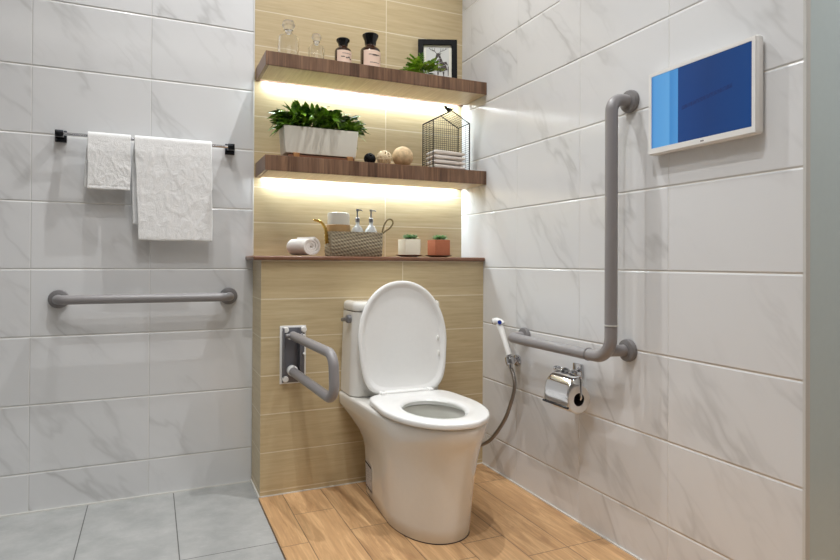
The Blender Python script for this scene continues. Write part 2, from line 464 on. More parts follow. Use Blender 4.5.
# ------------------------------------------------------------------ toilet
XT = .901
def Dring(w, yf, yb, ym, z, wb=None, pf=2.15, pb=7, n=72, xc=XT):
    wb = w if wb is None else wb; out = []
    for k in range(n):
        t = 2 * PI * k / n; c, s = math.cos(t), math.sin(t)
        p = pf if s < 0 else pb
        x = w * math.copysign(abs(c) ** (2 / p), c); yy = abs(s) ** (2 / p)
        if s < 0: y = ym - (ym - yf) * yy
        else:
            y = ym + (yb - ym) * yy; x *= 1 + (wb / w - 1) * yy
        out.append(Vector((xc + x, y, z)))
    return out
toilet = thing('toilet', 'white ceramic toilet with raised lid standing against the tan half wall', 'toilet', (XT, 2.05, 0))
LV = [  # z, w, wb, yf, yb
    (0.000, .137, .112, 1.738, 2.270), (.004, .140, .114, 1.734, 2.272), (.05, .142, .115, 1.730, 2.273), (.12, .146, .117, 1.722, 2.274),
    (.19, .152, .121, 1.712, 2.275), (.22, .156, .128, 1.706, 2.280), (.255, .161, .142, 1.700, 2.298), (.295, .168, .166, 1.688, 2.335),
    (.330, .176, .189, 1.672, 2.364), (.344, .178, .200, 1.661, 2.370), (.378, .1805, .202, 1.651, 2.370), (.387, .180, .201, 1.652, 2.369), (.3905, .174, .197, 1.658, 2.366)]
def PB(z): return 44
def body_ring(z):
    for a, b in zip(LV, LV[1:]):
        if a[0] <= z <= b[0]:
            f = (z - a[0]) / (b[0] - a[0]); q = [a[i] + (b[i] - a[i]) * f for i in range(5)]
            return Dring(q[1], q[3], q[4], 1.97, z, q[2], pb=PB(z))
bm = newbm(); rings = [Dring(w, yf, yb, 1.97, z, wb, pb=PB(z)) for z, w, wb, yf, yb in LV]
def ell(a, yc, bf, bb, z, n=72):
    return [Vector((XT - .005 + a * math.cos(2 * PI * k / n), yc + (bb if math.sin(2 * PI * k / n) > 0 else bf) * math.sin(2 * PI * k / n), z)) for k in range(n)]
rings += [ell(.126, 1.875, .168, .158, .390), ell(.116, 1.875, .158, .148, .386), ell(.112, 1.878, .154, .142, .365), ell(.118, 1.885, .152, .145, .345),
          ell(.110, 1.89, .140, .135, .30), ell(.085, 1.91, .105, .10, .235), ell(.055, 1.93, .06, .06, .20), ell(.03, 1.94, .035, .03, .17)]
loft(bm, rings)
obj('bowl', bm, M['ceramic'], toilet, angle=60)
bm = newbm(); loft(bm, [ell(.0975, 1.90, .119, .114, .262), ell(.0975, 1.90, .119, .114, .263)]); obj('water', bm, M['water'], toilet)
# foot seam
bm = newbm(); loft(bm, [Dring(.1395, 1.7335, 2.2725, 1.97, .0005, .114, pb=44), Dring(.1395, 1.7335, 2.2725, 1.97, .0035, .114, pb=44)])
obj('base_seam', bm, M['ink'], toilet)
# tank
def rrect(x0, x1, y0, y1, z, r, n=10):
    out = []
    rf, rb = r
    for cx, cy, a0, rr in ((x1, y1, 0, rb), (x0, y1, 90, rb), (x0, y0, 180, rf), (x1, y0, 270, rf)):
        sx = 1 if cx == x0 else -1; sy = 1 if cy == y0 else -1
        for k in range(n + 1):
            a = math.radians(a0 + 90 * k / n)
            out.append(Vector((cx + sx * rr + rr * math.cos(a), cy + sy * rr + rr * math.sin(a), z)))
    return out
bm = newbm(); R_ = (.045, .012)
loft(bm, [rrect(XT - .190, XT + .190, 2.212, 2.366, .3915, R_), rrect(XT - .194, XT + .194, 2.207, 2.369, .397, R_), rrect(XT - .189, XT + .189, 2.206, 2.3695, .56, R_), rrect(XT - .183, XT + .183, 2.208, 2.3695, .722, R_)])
obj('tank', bm, M['ceramic'], toilet)
bm = newbm()
loft(bm, [rrect(0.726, 1.089, 2.210, 2.3695, .7235, R_), rrect(0.726, 1.089, 2.210, 2.3695, .726, R_), rrect(0.720, 1.095, 2.204, 2.370, .7265, R_), rrect(0.719, 1.096, 2.203, 2.370, .732, R_), rrect(0.719, 1.096, 2.203, 2.3705, .746, R_),
          rrect(0.722, 1.093, 2.206, 2.368, .755, R_), rrect(0.729, 1.086, 2.213, 2.361, .7605, R_), rrect(0.741, 1.074, 2.225, 2.352, .762, R_)])
obj('tank_lid', bm, M['ceramic'], toilet, angle=60)
lv = obj('flush_lever', L([(.016, 0), (.017, .004), (.017, .016), (.013, .021), (.009, .023)], base=(.719, 2.262, .693), axis=(-1, 0, 0), n=20), M['satin'], toilet)
bm = newbm(); tube(bm, fillet([(.709, 2.262, .693), (.698, 2.262, .693), (.694, 2.290, .688)], .006, 4), .0085, n=12)
obj('lever_arm', bm, M['satin'], lv)
# seat ring
def seat_out(z, d=0.0): return Dring(.1825 - d, 1.641 + d, 2.140 - d, 1.93, z, .166 - d, 2.1, 6.0)
bm = newbm()
ys = [seat_out(.3955, .004), seat_out(.3965, .001), seat_out(.399, 0), seat_out(.409, 0), seat_out(.4125, .0015), seat_out(.4145, .005), seat_out(.4150, .011),
      ell(.140, 1.876, .184, .170, .4160), ell(.114, 1.872, .162, .147, .4155), ell(.107, 1.872, .154, .138, .412), ell(.103, 1.872, .150, .134, .406), ell(.104, 1.880, .139, .129, .400), ell(.107, 1.872, .154, .136, .394)]
RR = loft(bm, ys, False, False)
for k in range(72): bm.faces.new((RR[0][k], RR[-1][k], RR[-1][(k + 1) % 72], RR[0][(k + 1) % 72]))
st = obj('seat', bm, M['seat'], toilet, angle=60)
for sx in (-1, 1):
    obj('bumper', B(XT + sx * .12 - .014, XT + sx * .12 + .014, 1.775, 1.795, .3895, .395), M['white_plastic'], st)
# hinge block
bm = newbm(); box(bm, XT - .088, XT + .088, 2.118, 2.160, .405, .424, bev=.006, seg=3)
obj('hinge_cover', bm, M['seat'], toilet)
for sx in (-1, 1):
    bm = newbm(); box(bm, XT + sx * .100 - .010, XT + sx * .100 + .010, 2.108, 2.156, .391, .425, bev=.005, seg=3)
    obj('hinge', bm, M['seat'], toilet)
# raised lid: outline in its own plane (s up from the hinge), leaning back
def lid_pt(x, s, d):
    base = Vector((XT + .004, 2.146, .405)); up = Vector((0, .047, .436)).normalized(); nr = Vector((0, -.436, .047)).normalized()
    return base + Vector((x, 0, 0)) + up * s + nr * d
def lid_ring(off, d, n=72):
    H_, sm = .441, .205; out = []
    for k in range(n):
        t = 2 * PI * k / n; c, s = math.cos(t), math.sin(t)
        w = .1875 - off
        if s >= 0: x = w * math.copysign(abs(c) ** (2 / 2.1), c); y = sm + (H_ - sm - off) * abs(s) ** (2 / 2.1)
        else:
            yy = abs(s) ** (2 / 4.6); x = w * math.copysign(abs(c) ** (2 / 4.6), c) * (1 - .09 * yy); y = sm - (sm - off) * yy
        out.append(lid_pt(x, y, d))
    return out
bm = newbm()
loft(bm, [lid_ring(.012, -.011), lid_ring(.003, -.009), lid_ring(0, -.004), lid_ring(0, .004), lid_ring(.003, .008), lid_ring(.010, .0095), lid_ring(.016, .008), lid_ring(.024, .001), lid_ring(.030, -.001), lid_ring(.08, -.001)])
lid = obj('lid', bm, M['seat'], toilet, angle=60)
for x, s in ((.150, .21), (.150, .15)):
    p = lid_pt(x, s, 0); obj('bumper', B(p.x - .004, p.x + .004, p.y - .006, p.y + .002, p.z - .009, p.z + .009, bev=.002), M['white_plastic'], lid)
# sticker on the skirt, following its curve
def skirt_x(y, z):
    ring = body_ring(z); best = None
    for a, b in zip(ring, ring[1:]):
        if a.x < XT and b.x < XT and (a.y - y) * (b.y - y) <= 0 and a.y != b.y:
            f = (y - a.y) / (b.y - a.y); best = a.x + (b.x - a.x) * f
    return best
def patch(y0, y1, z0, z1, off, ny=6, nz=4):
    bm = newbm(); G = [[bm.verts.new((skirt_x(y0 + (y1 - y0) * i / ny, z0 + (z1 - z0) * j / nz) - off, y0 + (y1 - y0) * i / ny, z0 + (z1 - z0) * j / nz)) for j in range(nz + 1)] for i in range(ny + 1)]
    for i in range(ny):
        for j in range(nz): bm.faces.new((G[i][j], G[i + 1][j], G[i + 1][j + 1], G[i][j + 1]))
    return bm
def sticker_mat():
    n = NT('sticker print'); S = n.sep(n.pos())
    r = n.math('GREATER_THAN', n.math('SINE', n.math('MULTIPLY', S[2], 900)), .1)
    w = n.math('GREATER_THAN', n.noise(n.vscale(n.pos(), (1, 320, 120)), 1.0, 1), .5)
    n.base(n.mix(n.math('MULTIPLY', n.math('MULTIPLY', r, w), .75), rgb(205, 203, 204), rgb(70, 68, 70))); n.rough(.4)
    return n.m
sk = obj('sticker', patch(2.165, 2.264, .028, .132, .0008), sticker_mat(), toilet)
obj('bar', patch(2.168, 2.262, .122, .130, .0014), M['black'], sk)
obj('bar', patch(2.168, 2.262, .030, .035, .0014), M['ink'], sk)

# ------------------------------------------------------------------ grab rails
def flange(parent, at, ax, r=.036):
    obj('flange', L([(r * .98, .001), (r, .004), (r, .010), (r * .93, .016), (r * .6, .019), (.0215, .020)], base=at, axis=ax, n=40), M['grab_dark'], parent)
g = thing('grab_rail', 'L-shaped grey grab rail mounted on the right marble wall beside the monitor', 'grab rail', (XR, 1.462, .62))
XB, YV, ZR = 1.304, 1.450, .620
obj('rail', T(fillet([(XR - .002, YV, 1.43), (XB, YV, 1.43), (XB, YV, ZR), (XB, 2.030, ZR), (XR - .002, 2.030, ZR)], [.062, .068, .05], 12), .0195, n=28), M['grab'], g)
obj('stem', T([(XR - .002, 1.456, .642), (1.312, 1.470, .642)], .0185, n=24), M['grab'], g)
flange(g, (XR, YV, 1.43), (-1, 0, 0), .036); flange(g, (XR, 1.456, .642), (-1, 0, 0), .036); flange(g, (XR, 2.030, ZR), (-1, 0, 0))
obj('joint_ring', T([(XB, YV, .722), (XB, YV, .7265)], .0214, n=28), M['trim'], g)
obj('joint_ring', T([(XB, 1.552, ZR), (XB, 1.5565, ZR)], .0214, n=28), M['grab_dark'], g)
g = thing('grab_rail', 'straight horizontal grey grab rail on the left marble wall below the towels', 'grab rail', (-.016, YB, .774))
YR = YB - .078
obj('rail', T(fillet([(-.315, YB - .002, .774), (-.315, YR, .774), (.291, YR, .774), (.291, YB - .002, .774)], .034, 10), .0172, n=28), M['grab'], g)
flange(g, (-.315, YB, .774), (0, -1, 0), .035); flange(g, (.291, YB, .774), (0, -1, 0), .035)

# folding arm
g = thing('folding_grab_arm', 'grey U-shaped folding grab arm bolted to the half wall left of the toilet', 'grab arm', (.512, YH, .55))
pl = obj('backing_plate', B(.462, .566, YH - .004, YH, .434, .664, bev=.0015), M['white_plastic'], g)
bm = newbm(); box(bm, .470, .558, YH - .012, YH - .004, .440, .657, bev=.002)
box(bm, .470, .476, YH - .030, YH - .010, .47, .657, bev=.002); box(bm, .533, .539, YH - .040, YH - .010, .445, .657, bev=.002)
obj('bracket', bm, M['plate'], g)
for (x, z) in ((.482, .648), (.553, .648), (.482, .455)):
    obj('bolt_cap', L([(.0125, 0), (.0125, .008), (.010, .012), (0, .013)], base=(x, YH - .012, z), axis=(0, -1, 0), n=20), M['white_plastic'], g)
for (x, z, r) in ((.497, .622, .011), (.556, .55, .006), (.553, .622, .008)):
    obj('bolt_cap', L([(r, 0), (r, .009), (r * .8, .013), (0, .014)], base=(x, YH - .024 if r > .01 else YH - .012, z), axis=(0, -1, 0), n=20), M['white_plastic'], g)
obj('pivot_cap', L([(.021, 0), (.021, .020), (.017, .026)], base=(.508, YH - .012, .488), axis=(0, -1, 0), n=28), M['white_plastic'], g)
obj('hinge_pin', T([(.478, YH - .034, .627), (.545, YH - .034, .627)], .0085, n=16), M['grab_dark'], g)
obj('arm', T(fillet([(.508, YH - .026, .626), (.563, 1.965, .604), (.563, 1.945, .448), (.508, YH - .03, .486)], [.052, .045], 12), .0175, n=26), M['grab'], g)

# ------------------------------------------------------------------ towel rail and towels
YT = YB - .052; ZT = 1.383
g = thing('towel_rail', 'chrome towel rail with square brackets high on the left marble wall', 'towel rail', (-.012, YB, ZT))
obj('bar', T([(-.309, YT, ZT), (.289, YT, ZT)], .0062, n=18), M['chrome'], g)
for x in (-.312, .292):
    b = obj('bracket', B(x - .019, x + .019, YB - .010, YB - .0005, ZT - .024, ZT + .020, bev=.0015), M['chrome_dark'], g)
    obj('bracket_arm', B(x - .013, x + .013, YT - .012, YB - .009, ZT - .012, ZT + .012, bev=.0015), M['chrome_dark'], b)
def towel(x0, x1, zf, zb, label, seed, thick=.009, xs=0.0, twoply=True):
    bm = newbm(); n1, n2, nx = 46, 30, 60
    r = .0075 + thick / 2 + .001; path = []
    Lf = ZT - zf; Lb = ZT - zb
    for k in range(n1 + 1): path.append((YT - r, zf + Lf * k / n1, Lf * (1 - k / n1)))
    for k in range(1, 9): a = PI - PI * k / 8; path.append((YT + r * math.cos(a), ZT + r * math.sin(a), 0))
    for k in range(1, n2 + 1): path.append((YT + r, ZT - Lb * k / n2, Lb * k / n2))
    G = []
    for i, (y, z, s) in enumerate(path):
        row = []; front = i <= n1
        for j in range(nx + 1):
            f = j / nx; x = x0 + (x1 - x0) * f
            q = noise.noise(Vector((x * 7 + seed, z * 5, seed)))
            q2 = noise.noise(Vector((x * 22 + seed, z * 17 - x * 9, seed + 4)))
            amp = min(1, s / .05)
            ridge = (1 - abs(q2) * 2) ** 3 * .0022
            q3 = noise.noise(Vector((x * 48 + seed, z * 40 + x * 20, seed + 9)))
            dy = (q * .0016 + q2 * .0012 + (1 - abs(q3) * 2.2) ** 3 * .0009 + ridge * .8) * amp
            hem = .0012 if s > (Lf if front else Lb) - .016 and s < (Lf if front else Lb) - .012 else 0
            yy = y - abs(dy) - .003 * amp + hem if front else y + dy * .3
            xx = x + (.0008 * math.sin(z * 40 + seed) + xs * s * (4 * (1 - f) + 1 * f)) * amp * (1 if front else .5) + (0 if front else -.012 * min(1, s / .1))
            zz = z + (0.0010 * math.sin(f * 9 + seed) if (i == 0 or i == len(path) - 1) else 0)
            row.append(bm.verts.new((xx, yy, zz)))
        G.append(row)
    for i in range(len(G) - 1):
        for j in range(nx): bm.faces.new((G[i][j], G[i][j + 1], G[i + 1][j + 1], G[i + 1][j]))
    o = obj('hanging_towel', bm, M['towel'], loc=((x0 + x1) / 2, YT, ZT))
    sm = o.modifiers.new('thick', 'SOLIDIFY'); sm.thickness = thick * .75; sm.offset = 0
    sb = o.modifiers.new('sub', 'SUBSURF'); sb.levels = 1; sb.render_levels = 1
    tag(o, label, 'towel', 'towels on the chrome rail'); return o
towel(-.220, -.076, 1.184, 1.19, 'small short white towel hanging at the left of the chrome rail', 1.3)
towel(-.064, .217, .996, 1.056, 'large long white towel hanging at the right of the chrome rail', 8.1, xs=.011)

# ------------------------------------------------------------------ paper holder, roll
g = thing('toilet_paper_holder', 'chrome toilet paper holder with cover flap on the right marble wall', 'toilet paper holder', (XR, 1.708, .536))
obj('wall_plate', B(XR - .010, XR - .0005, 1.674, 1.722, .513, .562, bev=.002), M['chrome'], g)
XP = XR - .062; ZP = .455; RP = .0475
bm = newbm(); pts = [Vector((XR - .009, 1.706, .536)), Vector((XR - .045, 1.700, .540))]
tube(bm, fillet([(XR - .009, 1.692, .537), (XP + .010, 1.665, .540), (XP, 1.700, .540), (XP, 1.755, .540)], .012, 5), .0055, n=12)
tube(bm, [Vector((XP + .0065 * math.cos(a), 1.640 + .112 * a / (5 * PI), .540 + .0065 * math.sin(a))) for a in [5 * PI * k / 60 for k in range(61)]], .0058, n=10)
tube(bm, fillet([(XP, 1.644, .540), (XP, 1.614, .530), (XP, 1.611, ZP), (XP, 1.68, ZP)], .010, 5), .0035, n=10)
obj('twisted_arm', bm, M['chrome'], g)
bm = newbm(); prof = [(XP + .014, .532)] + [(XP + .004 + .064 * math.cos(math.radians(a_)), ZP + .020 + .064 * math.sin(math.radians(a_))) for a_ in (95, 112, 130, 148, 164)] + [(XP - .060, .458), (XP - .061, .437)]
for y in (0,):
    G = [[bm.verts.new((x, yy, z)) for yy in (1.606, 1.63, 1.67, 1.706, 1.738)] for x, z in prof]
    for i in range(len(G) - 1):
        for j in range(4): bm.faces.new((G[i][j], G[i + 1][j], G[i + 1][j + 1], G[i][j + 1]))
fl = obj('cover_flap', bm, M['chrome'], g); sm = fl.modifiers.new('t', 'SOLIDIFY'); sm.thickness = .002
sb = fl.modifiers.new('s', 'SUBSURF'); sb.levels = sb.render_levels = 2
obj('flap_lip', T([(XP - .061, 1.604, .436), (XP - .061, 1.740, .436)], .004, n=12), M['chrome_dark'], fl)
bm = newbm()
lathe(bm, [(.0225, .0), (.044, .0), (RP, .003), (RP, .107), (.044, .110), (.0225, .110), (.0225, .055), (.0225, 0)], base=(XP, 1.622, ZP), axis=(0, 1, 0), n=48, cap=False)
rl = obj('toilet_roll', bm, M['paper'], loc=(XP, 1.70, ZP - RP)); tag(rl, 'white toilet paper roll hanging in the chrome holder on the right wall', 'toilet roll')
obj('cardboard_core', L([(.0222, 0), (.0222, .106)], base=(XP, 1.624, ZP), axis=(0, 1, 0), n=36, cap=False), M['darkhole'], rl)

# ------------------------------------------------------------------ bidet sprayer
g = thing('sprayer_holder', 'round chrome sprayer bracket on the right marble wall under the rail end', 'holder', (XR, 2.035, .525))
obj('wall_rose', L([(.021, .0005), (.023, .004), (.022, .012), (.012, .016), (.011, .045)], base=(XR, 2.085, .515), axis=(-1, -.25, 0), n=28), M['chrome'], g)
obj('cradle', L([(.0175, -.016), (.019, -.012), (.019, .012), (.0175, .016)], base=(1.334, 2.068, .518), axis=(-.05, .35, 1), n=24), M['chrome'], g)
g = thing('handheld_sprayer', 'white handheld bidet sprayer with blue button and steel hose on right wall', 'bidet sprayer', (1.334, 2.045, .527))
A0 = Vector((1.334, 2.075, .540)); A1 = Vector((1.330, 2.146, .659))
prof = [A0.lerp(A1, t) for t in (0, .15, .35, .6, .85, 1.0)]
obj('handle', T(prof, [.0115, .012, .0115, .0125, .0145, .0155], n=20), M['white_plastic'], g)
hd = obj('spray_head', T([A1 + Vector((.012, -.012, .000)), A1 + Vector((.004, 0, .008)), A1 + Vector((-.006, .012, .012)), A1 + Vector((-.016, .022, .009))], [.012, .0155, .0155, .014], n=22), M['white_plastic'], g)
dv = Vector((-.016, .016, -.004)).normalized()
obj('nozzle', T([A1 + Vector((-.0160, .022, .009)), A1 + Vector((-.0160, .022, .009)) + dv * .003], .0105, n=20), M['black'], hd)
bt = Vector((-.5, -.85, .15)).normalized()
obj('button', T([A1 + Vector((-.001, -.004, .008)) + bt * .012, A1 + Vector((-.001, -.004, .008)) + bt * .0185], .0085, n=20), M['blue'], hd)
obj('connector', T([(1.334, 2.075, .544), (1.334, 2.068, .514), (1.334, 2.062, .490)], [.0085, .0095, .0085], n=18), M['chrome'], g)
hp = [(1.334, 2.062, .492), (1.340, 2.052, .46), (1.345, 2.050, .42), (1.346, 2.064, .375), (1.346, 2.086, .33), (1.345, 2.112, .28), (1.345, 2.150, .233), (1.342, 2.190, .188), (1.335, 2.235, .145), (1.31, 2.29, .11), (1.26, 2.335, .09), (1.20, 2.352, .085)]
def smooth_path(P, n=6):
    P = [Vector(p) for p in P]; out = []
    for i in range(len(P) - 1):
        a, b, c, d = P[max(i - 1, 0)], P[i], P[i + 1], P[min(i + 2, len(P) - 1)]
        for k in range(n):
            t = k / n
            out.append(.5 * ((2 * b) + (c - a) * t + (2 * a - 5 * b + 4 * c - d) * t * t + (3 * b - a - 3 * c + d) * t ** 3))
    out.append(P[-1]); return out
pth = smooth_path(hp, 24)
obj('hose', T(pth, [.0072 + (.0010 if i % 3 == 0 else 0) for i in range(len(pth))], n=12), M['hose'], g)
g = thing('water_valve', 'small chrome water valve on the half wall behind the toilet', 'valve', (1.19, YH, .085))
obj('wall_rose', L([(.024, .0005), (.024, .004), (.012, .008), (.010, .028)], base=(1.19, YH, .085), axis=(0, -1, 0), n=24), M['chrome'], g)

# ------------------------------------------------------------------ wall monitor
g = thing('wall_monitor', 'white framed flat monitor with blue screen on the right marble wall', 'monitor', (XR, 1.157, 1.36))
XF = 1.353; y0, y1, z0, z1 = .995, 1.349, 1.2385, 1.485
bm = newbm(); box(bm, XF, XR - .004, y0, y1, z0, z1, bev=.009, seg=3)
obj('casing', bm, M['white_plastic'], g)
bm = newbm()   # raised bezel ring
def rr2(x, a, b, c, d): return [Vector((x, a, c)), Vector((x, b, c)), Vector((x, b, d)), Vector((x, a, d))]
m_ = .014
loft(bm, [rr2(XF + .001, y0 + .004, y1 - .004, z0 + .004, z1 - .004), rr2(XF - .002, y0 + .004, y1 - .004, z0 + .004, z1 - .004), rr2(XF - .002, y0 + m_, y1 - m_, z0 + .019, z1 - m_), rr2(XF + .0005, y0 + m_ + .001, y1 - m_ - .001, z0 + .020, z1 - m_ - .001)], False, False)
obj('bezel', bm, M['white_plastic'], g, smooth=False)
def screen_mat():
    n = NT('two-tone screen'); S = n.sep(n.pos()); y, z = S[1], S[2]
    f = n.math('DIVIDE', n.math('SUBTRACT', y1 - m_, y), (y1 - m_) - (y0 + m_))     # 0 left .. 1 right
    left = n.ramp(f, [(0, rgb(58, 128, 205)), (.03, rgb(92, 170, 235)), (.20, rgb(104, 180, 240)), (.215, rgb(70, 150, 220)), (.295, rgb(84, 162, 228))])  # paler blue strip over the left part of the screen
    right = n.ramp(f, [(.30, rgb(0, 64, 134)), (.6, rgb(0, 56, 120)), (1, rgb(4, 66, 132))])
    c = n.mix(n.math('GREATER_THAN', f, .30), left, right)
    # faint navy line of lettering across the dark field
    zc = n.math('ADD', 1.352, n.math('MULTIPLY', n.math('SUBTRACT', f, .3), .045))
    band = n.math('LESS_THAN', n.math('ABSOLUTE', n.math('SUBTRACT', z, zc)), .0055)
    rngx = n.math('MULTIPLY', n.math('GREATER_THAN', f, .34), n.math('LESS_THAN', f, .83))
    blob = n.ramp(n.noise(n.comb(n.math('MULTIPLY', f, 60), 0.0, n.math('MULTIPLY', z, 130)), 1.0, 2), [(.42, 0.0), (.58, 1.0)])
    c = n.mix(n.math('MULTIPLY', n.math('MULTIPLY', band, rngx), n.math('ADD', .35, n.math('MULTIPLY', blob, .6))), c, rgb(8, 34, 100))
    n.base((0.004, 0.008, 0.02, 1)); n.link(c, n.p.inputs['Emission Color']); n.p.inputs['Emission Strength'].default_value = .88
    n.rough(.3); return n.m
SCREEN = screen_mat()
bm = newbm(); box(bm, XF - .0006, XF + .0004, y0 + m_, y1 - m_, z0 + .020, z1 - m_); obj('screen', bm, SCREEN, g, smooth=False)
bm = newbm()
for k, (a, w) in enumerate(((0, .0035), (.0045, .0015), (.007, .003))): box(bm, XF - .0024, XF - .0019, 1.1600 - a - w, 1.1600 - a, z0 + .009, z0 + .0125)
obj('maker_mark', bm, M['ink'], g, smooth=False)

# ------------------------------------------------------------------ upper shelf things
Z1 = 1.735
def glass_bottle(x, y, s, w, hb, hn, ht, label):
    g = thing('glass_bottle', label, 'bottle', (x, y, Z1), 'clear glass bottles on the upper shelf')
    prof = [(w * .86, .0005), (w, .004), (w, hb - .012), (w * .86, hb - .003), (w * .5, hb + .004), (w * .36, hb + .010), (w * .34, hn), (w * .46, hn + .003)]
    inner = [(r * .88 if r > w * .5 else r * .78, h + (.004 if i == 0 else 0)) for i, (r, h) in enumerate(prof)][::-1]
    obj('bottle_body', L(prof + inner, base=(x, y, Z1), n=36, cap=False), M['glass'], g, angle=50)
    bmx = newbm()
    lathe(bmx, [(0, hn - .012), (w * .25, hn - .010), (w * .26, hn + .001), (w * .36, hn + .006), (w * .62, hn + .5 * (ht - hn)), (w * .5, ht - .005), (0, ht)], base=(x, y, Z1), n=12, cap=False)
    obj('stopper', bmx, M['frost'], g, angle=15)
def bottom_fix(): pass
glass_bottle(.505, 2.45, 1, .043, .108, .125, .172, 'larger clear glass bottle with stopper at left end of upper shelf')
glass_bottle(.622, 2.45, .8, .033, .085, .098, .136, 'smaller clear glass bottle with stopper beside the amber bottles')
def amber_bottle(x, y, w, hs, hn, ht, lab0, lab1, label, marks):
    g = thing('apothecary_bottle', label, 'bottle', (x, y, Z1), 'amber bottles on the upper shelf')
    obj('bottle_body', L([(w * .9, .0005), (w, .004), (w, hs - .014), (w * .93, hs - .006), (w * .72, hs), (w * .58, hs + .005), (w * .56, hn)], base=(x, y, Z1), n=36), M['amber'], g, angle=50)
    obj('stopper', L([(w * .56, hs + .006), (w * .56, hn + .002), (w * .60, hn + .40 * (ht - hn)), (w * .80, ht - .010), (w * .81, ht - .004), (w * .70, ht), (0, ht)], base=(x, y, Z1), n=32), M['black_plastic'], g, angle=40)
    bm = newbm(); n = 14; a0, a1 = math.radians(-150), math.radians(-22)
    G = [[bm.verts.new((x + (w + .0006) * math.cos(a0 + (a1 - a0) * i / n), y + (w + .0006) * math.sin(a0 + (a1 - a0) * i / n), Z1 + h)) for h in (lab0, lab1)] for i in range(n + 1)]
    for i in range(n): bm.faces.new((G[i][0], G[i + 1][0], G[i + 1][1], G[i][1]))
    lb = obj('paper_label', bm, M['label'], g)
    for (fa, fb, h0, h1) in marks:
        bm = newbm(); m = 6; a = [a0 + (a1 - a0) * (fa + (fb - fa) * i / m) for i in range(m + 1)]
        G = [[bm.verts.new((x + (w + .0012) * math.cos(t), y + (w + .0012) * math.sin(t), Z1 + lab0 + (lab1 - lab0) * h)) for h in (h0, h1)] for t in a]
        for i in range(m): bm.faces.new((G[i][0], G[i + 1][0], G[i + 1][1], G[i][1]))
        obj('lettering', bm, M['ink'], lb)
amber_bottle(.737, 2.45, .0355, .090, .099, .131, .015, .074, 'shorter amber bottle with black stopper and pale label on upper shelf', [(.5, .60, .42, .50), (.62, .72, .46, .56), (.72, .86, .38, .46), (.24, .44, .5, .55), (.3, .8, .75, .78)])
amber_bottle(.860, 2.45, .0435, .110, .121, .170, .020, .090, 'taller amber bottle with black stopper and pale label on upper shelf', [(.25, .80, .70, .745), (.42, .66, .66, .69), (.3, .75, .22, .25)])

# picture frame leaning on the wall
g = thing('picture_frame', 'black framed deer print leaning on the tan wall at upper shelf end', 'picture', (1.22, 2.51, Z1))
fx0, fx1, fz0, fz1 = 1.132, 1.316, Z1 + .0006, Z1 + .232
def lean(bm):
    for v in bm.verts:
        yy_ = (v.co.y - 2.548) + (v.co.z - Z1) * .08; xx_ = v.co.x - 1.132; a_ = math.radians(-22)
        v.co = Vector((1.127 + xx_ * math.cos(a_) - yy_ * math.sin(a_), 2.540 + xx_ * math.sin(a_) + yy_ * math.cos(a_), Z1 + (v.co.z - Z1) * .997))
    return bm
bm = newbm(); fy = 2.548; fw = .026
for a in ((fx0, fx0 + fw, fz0, fz1), (fx1 - fw, fx1, fz0, fz1), (fx0 + fw - .001, fx1 - fw + .001, fz0, fz0 + fw), (fx0 + fw - .001, fx1 - fw + .001, fz1 - fw, fz1)):
    box(bm, a[0], a[1], fy, fy + .018, a[2], a[3], bev=.001, seg=1)
obj('frame', lean(bm), M['black'], g, smooth=False)
obj('mount_board', lean(B(fx0 + fw - .002, fx1 - fw + .002, fy + .009, fy + .012, fz0 + fw - .002, fz1 - fw + .002)), M['mat'], g, smooth=False)
pr = obj('print', lean(B(fx0 + fw + .012, fx1 - fw - .012, fy + .008, fy + .0093, fz0 + fw + .012, fz1 - fw - .012)), M['print'], g, smooth=False)
# deer drawing: flat ink facets
bm = newbm(); cx = 1.226; yy = fy + .0070
def ink(pts):
    vs = [bm.verts.new((cx + px * .95, yy, fz0 + pz * .95)) for px, pz in pts]
    bm.faces.new(vs)
def stroke(p, q, w=.0022):
    d = Vector((q[0] - p[0], q[1] - p[1])); d.normalize(); nx_, nz_ = -d.y * w / 2, d.x * w / 2
    ink([(p[0] + nx_, p[1] + nz_), (q[0] + nx_ * .6, q[1] + nz_ * .6), (q[0] - nx_ * .6, q[1] - nz_ * .6), (p[0] - nx_, p[1] - nz_)])
for a, b, w in (((-.006, .172), (-.018, .186), .003), ((-.018, .186), (-.036, .192), .003), ((-.036, .192), (-.046, .200), .0025), ((-.028, .190), (-.030, .203), .002), ((-.018, .187), (-.016, .203), .002), ((-.040, .195), (-.040, .205), .002),
                ((.004, .172), (.014, .184), .003), ((.014, .184), (.032, .190), .003), ((.032, .190), (.046, .200), .0025), ((.024, .188), (.026, .201), .002), ((.013, .184), (.014, .200), .002), ((.038, .195), (.038, .204), .002)):
    stroke(a, b, w)
ink([(-.008, .174), (.004, .176), (.010, .168), (.002, .158), (-.010, .140), (-.015, .143), (-.012, .158)])
ink([(.008, .172), (.018, .176), (.010, .166)])
ink([(.002, .158), (.010, .166), (.016, .150), (.006, .148)]); ink([(.006, .146), (.017, .149), (.024, .132), (.006, .128)])
ink([(-.002, .142), (.004, .146), (.003, .128), (-.006, .130)]); ink([(-.007, .128), (.004, .126), (.002, .108), (-.010, .112)])
ink([(.006, .126), (.025, .130), (.040, .118), (.012, .108)]); ink([(.027, .129), (.042, .132), (.050, .112), (.042, .117)])
ink([(.012, .106), (.040, .115), (.047, .090), (.020, .082)]); ink([(-.010, .110), (.001, .105), (.006, .080), (-.006, .082)])
ink([(.003, .104), (.011, .105), (.018, .081), (.008, .078)]); ink([(.049, .110), (.053, .106), (.052, .060), (.049, .060), (.048, .088)])
ink([(-.004, .079), (.004, .078), (.002, .056), (-.001, .056)]); ink([(.022, .080), (.032, .082), (.030, .056), (.027, .056)])
lean(bm); obj('deer_drawing', bm, M['ink'], pr, smooth=False)

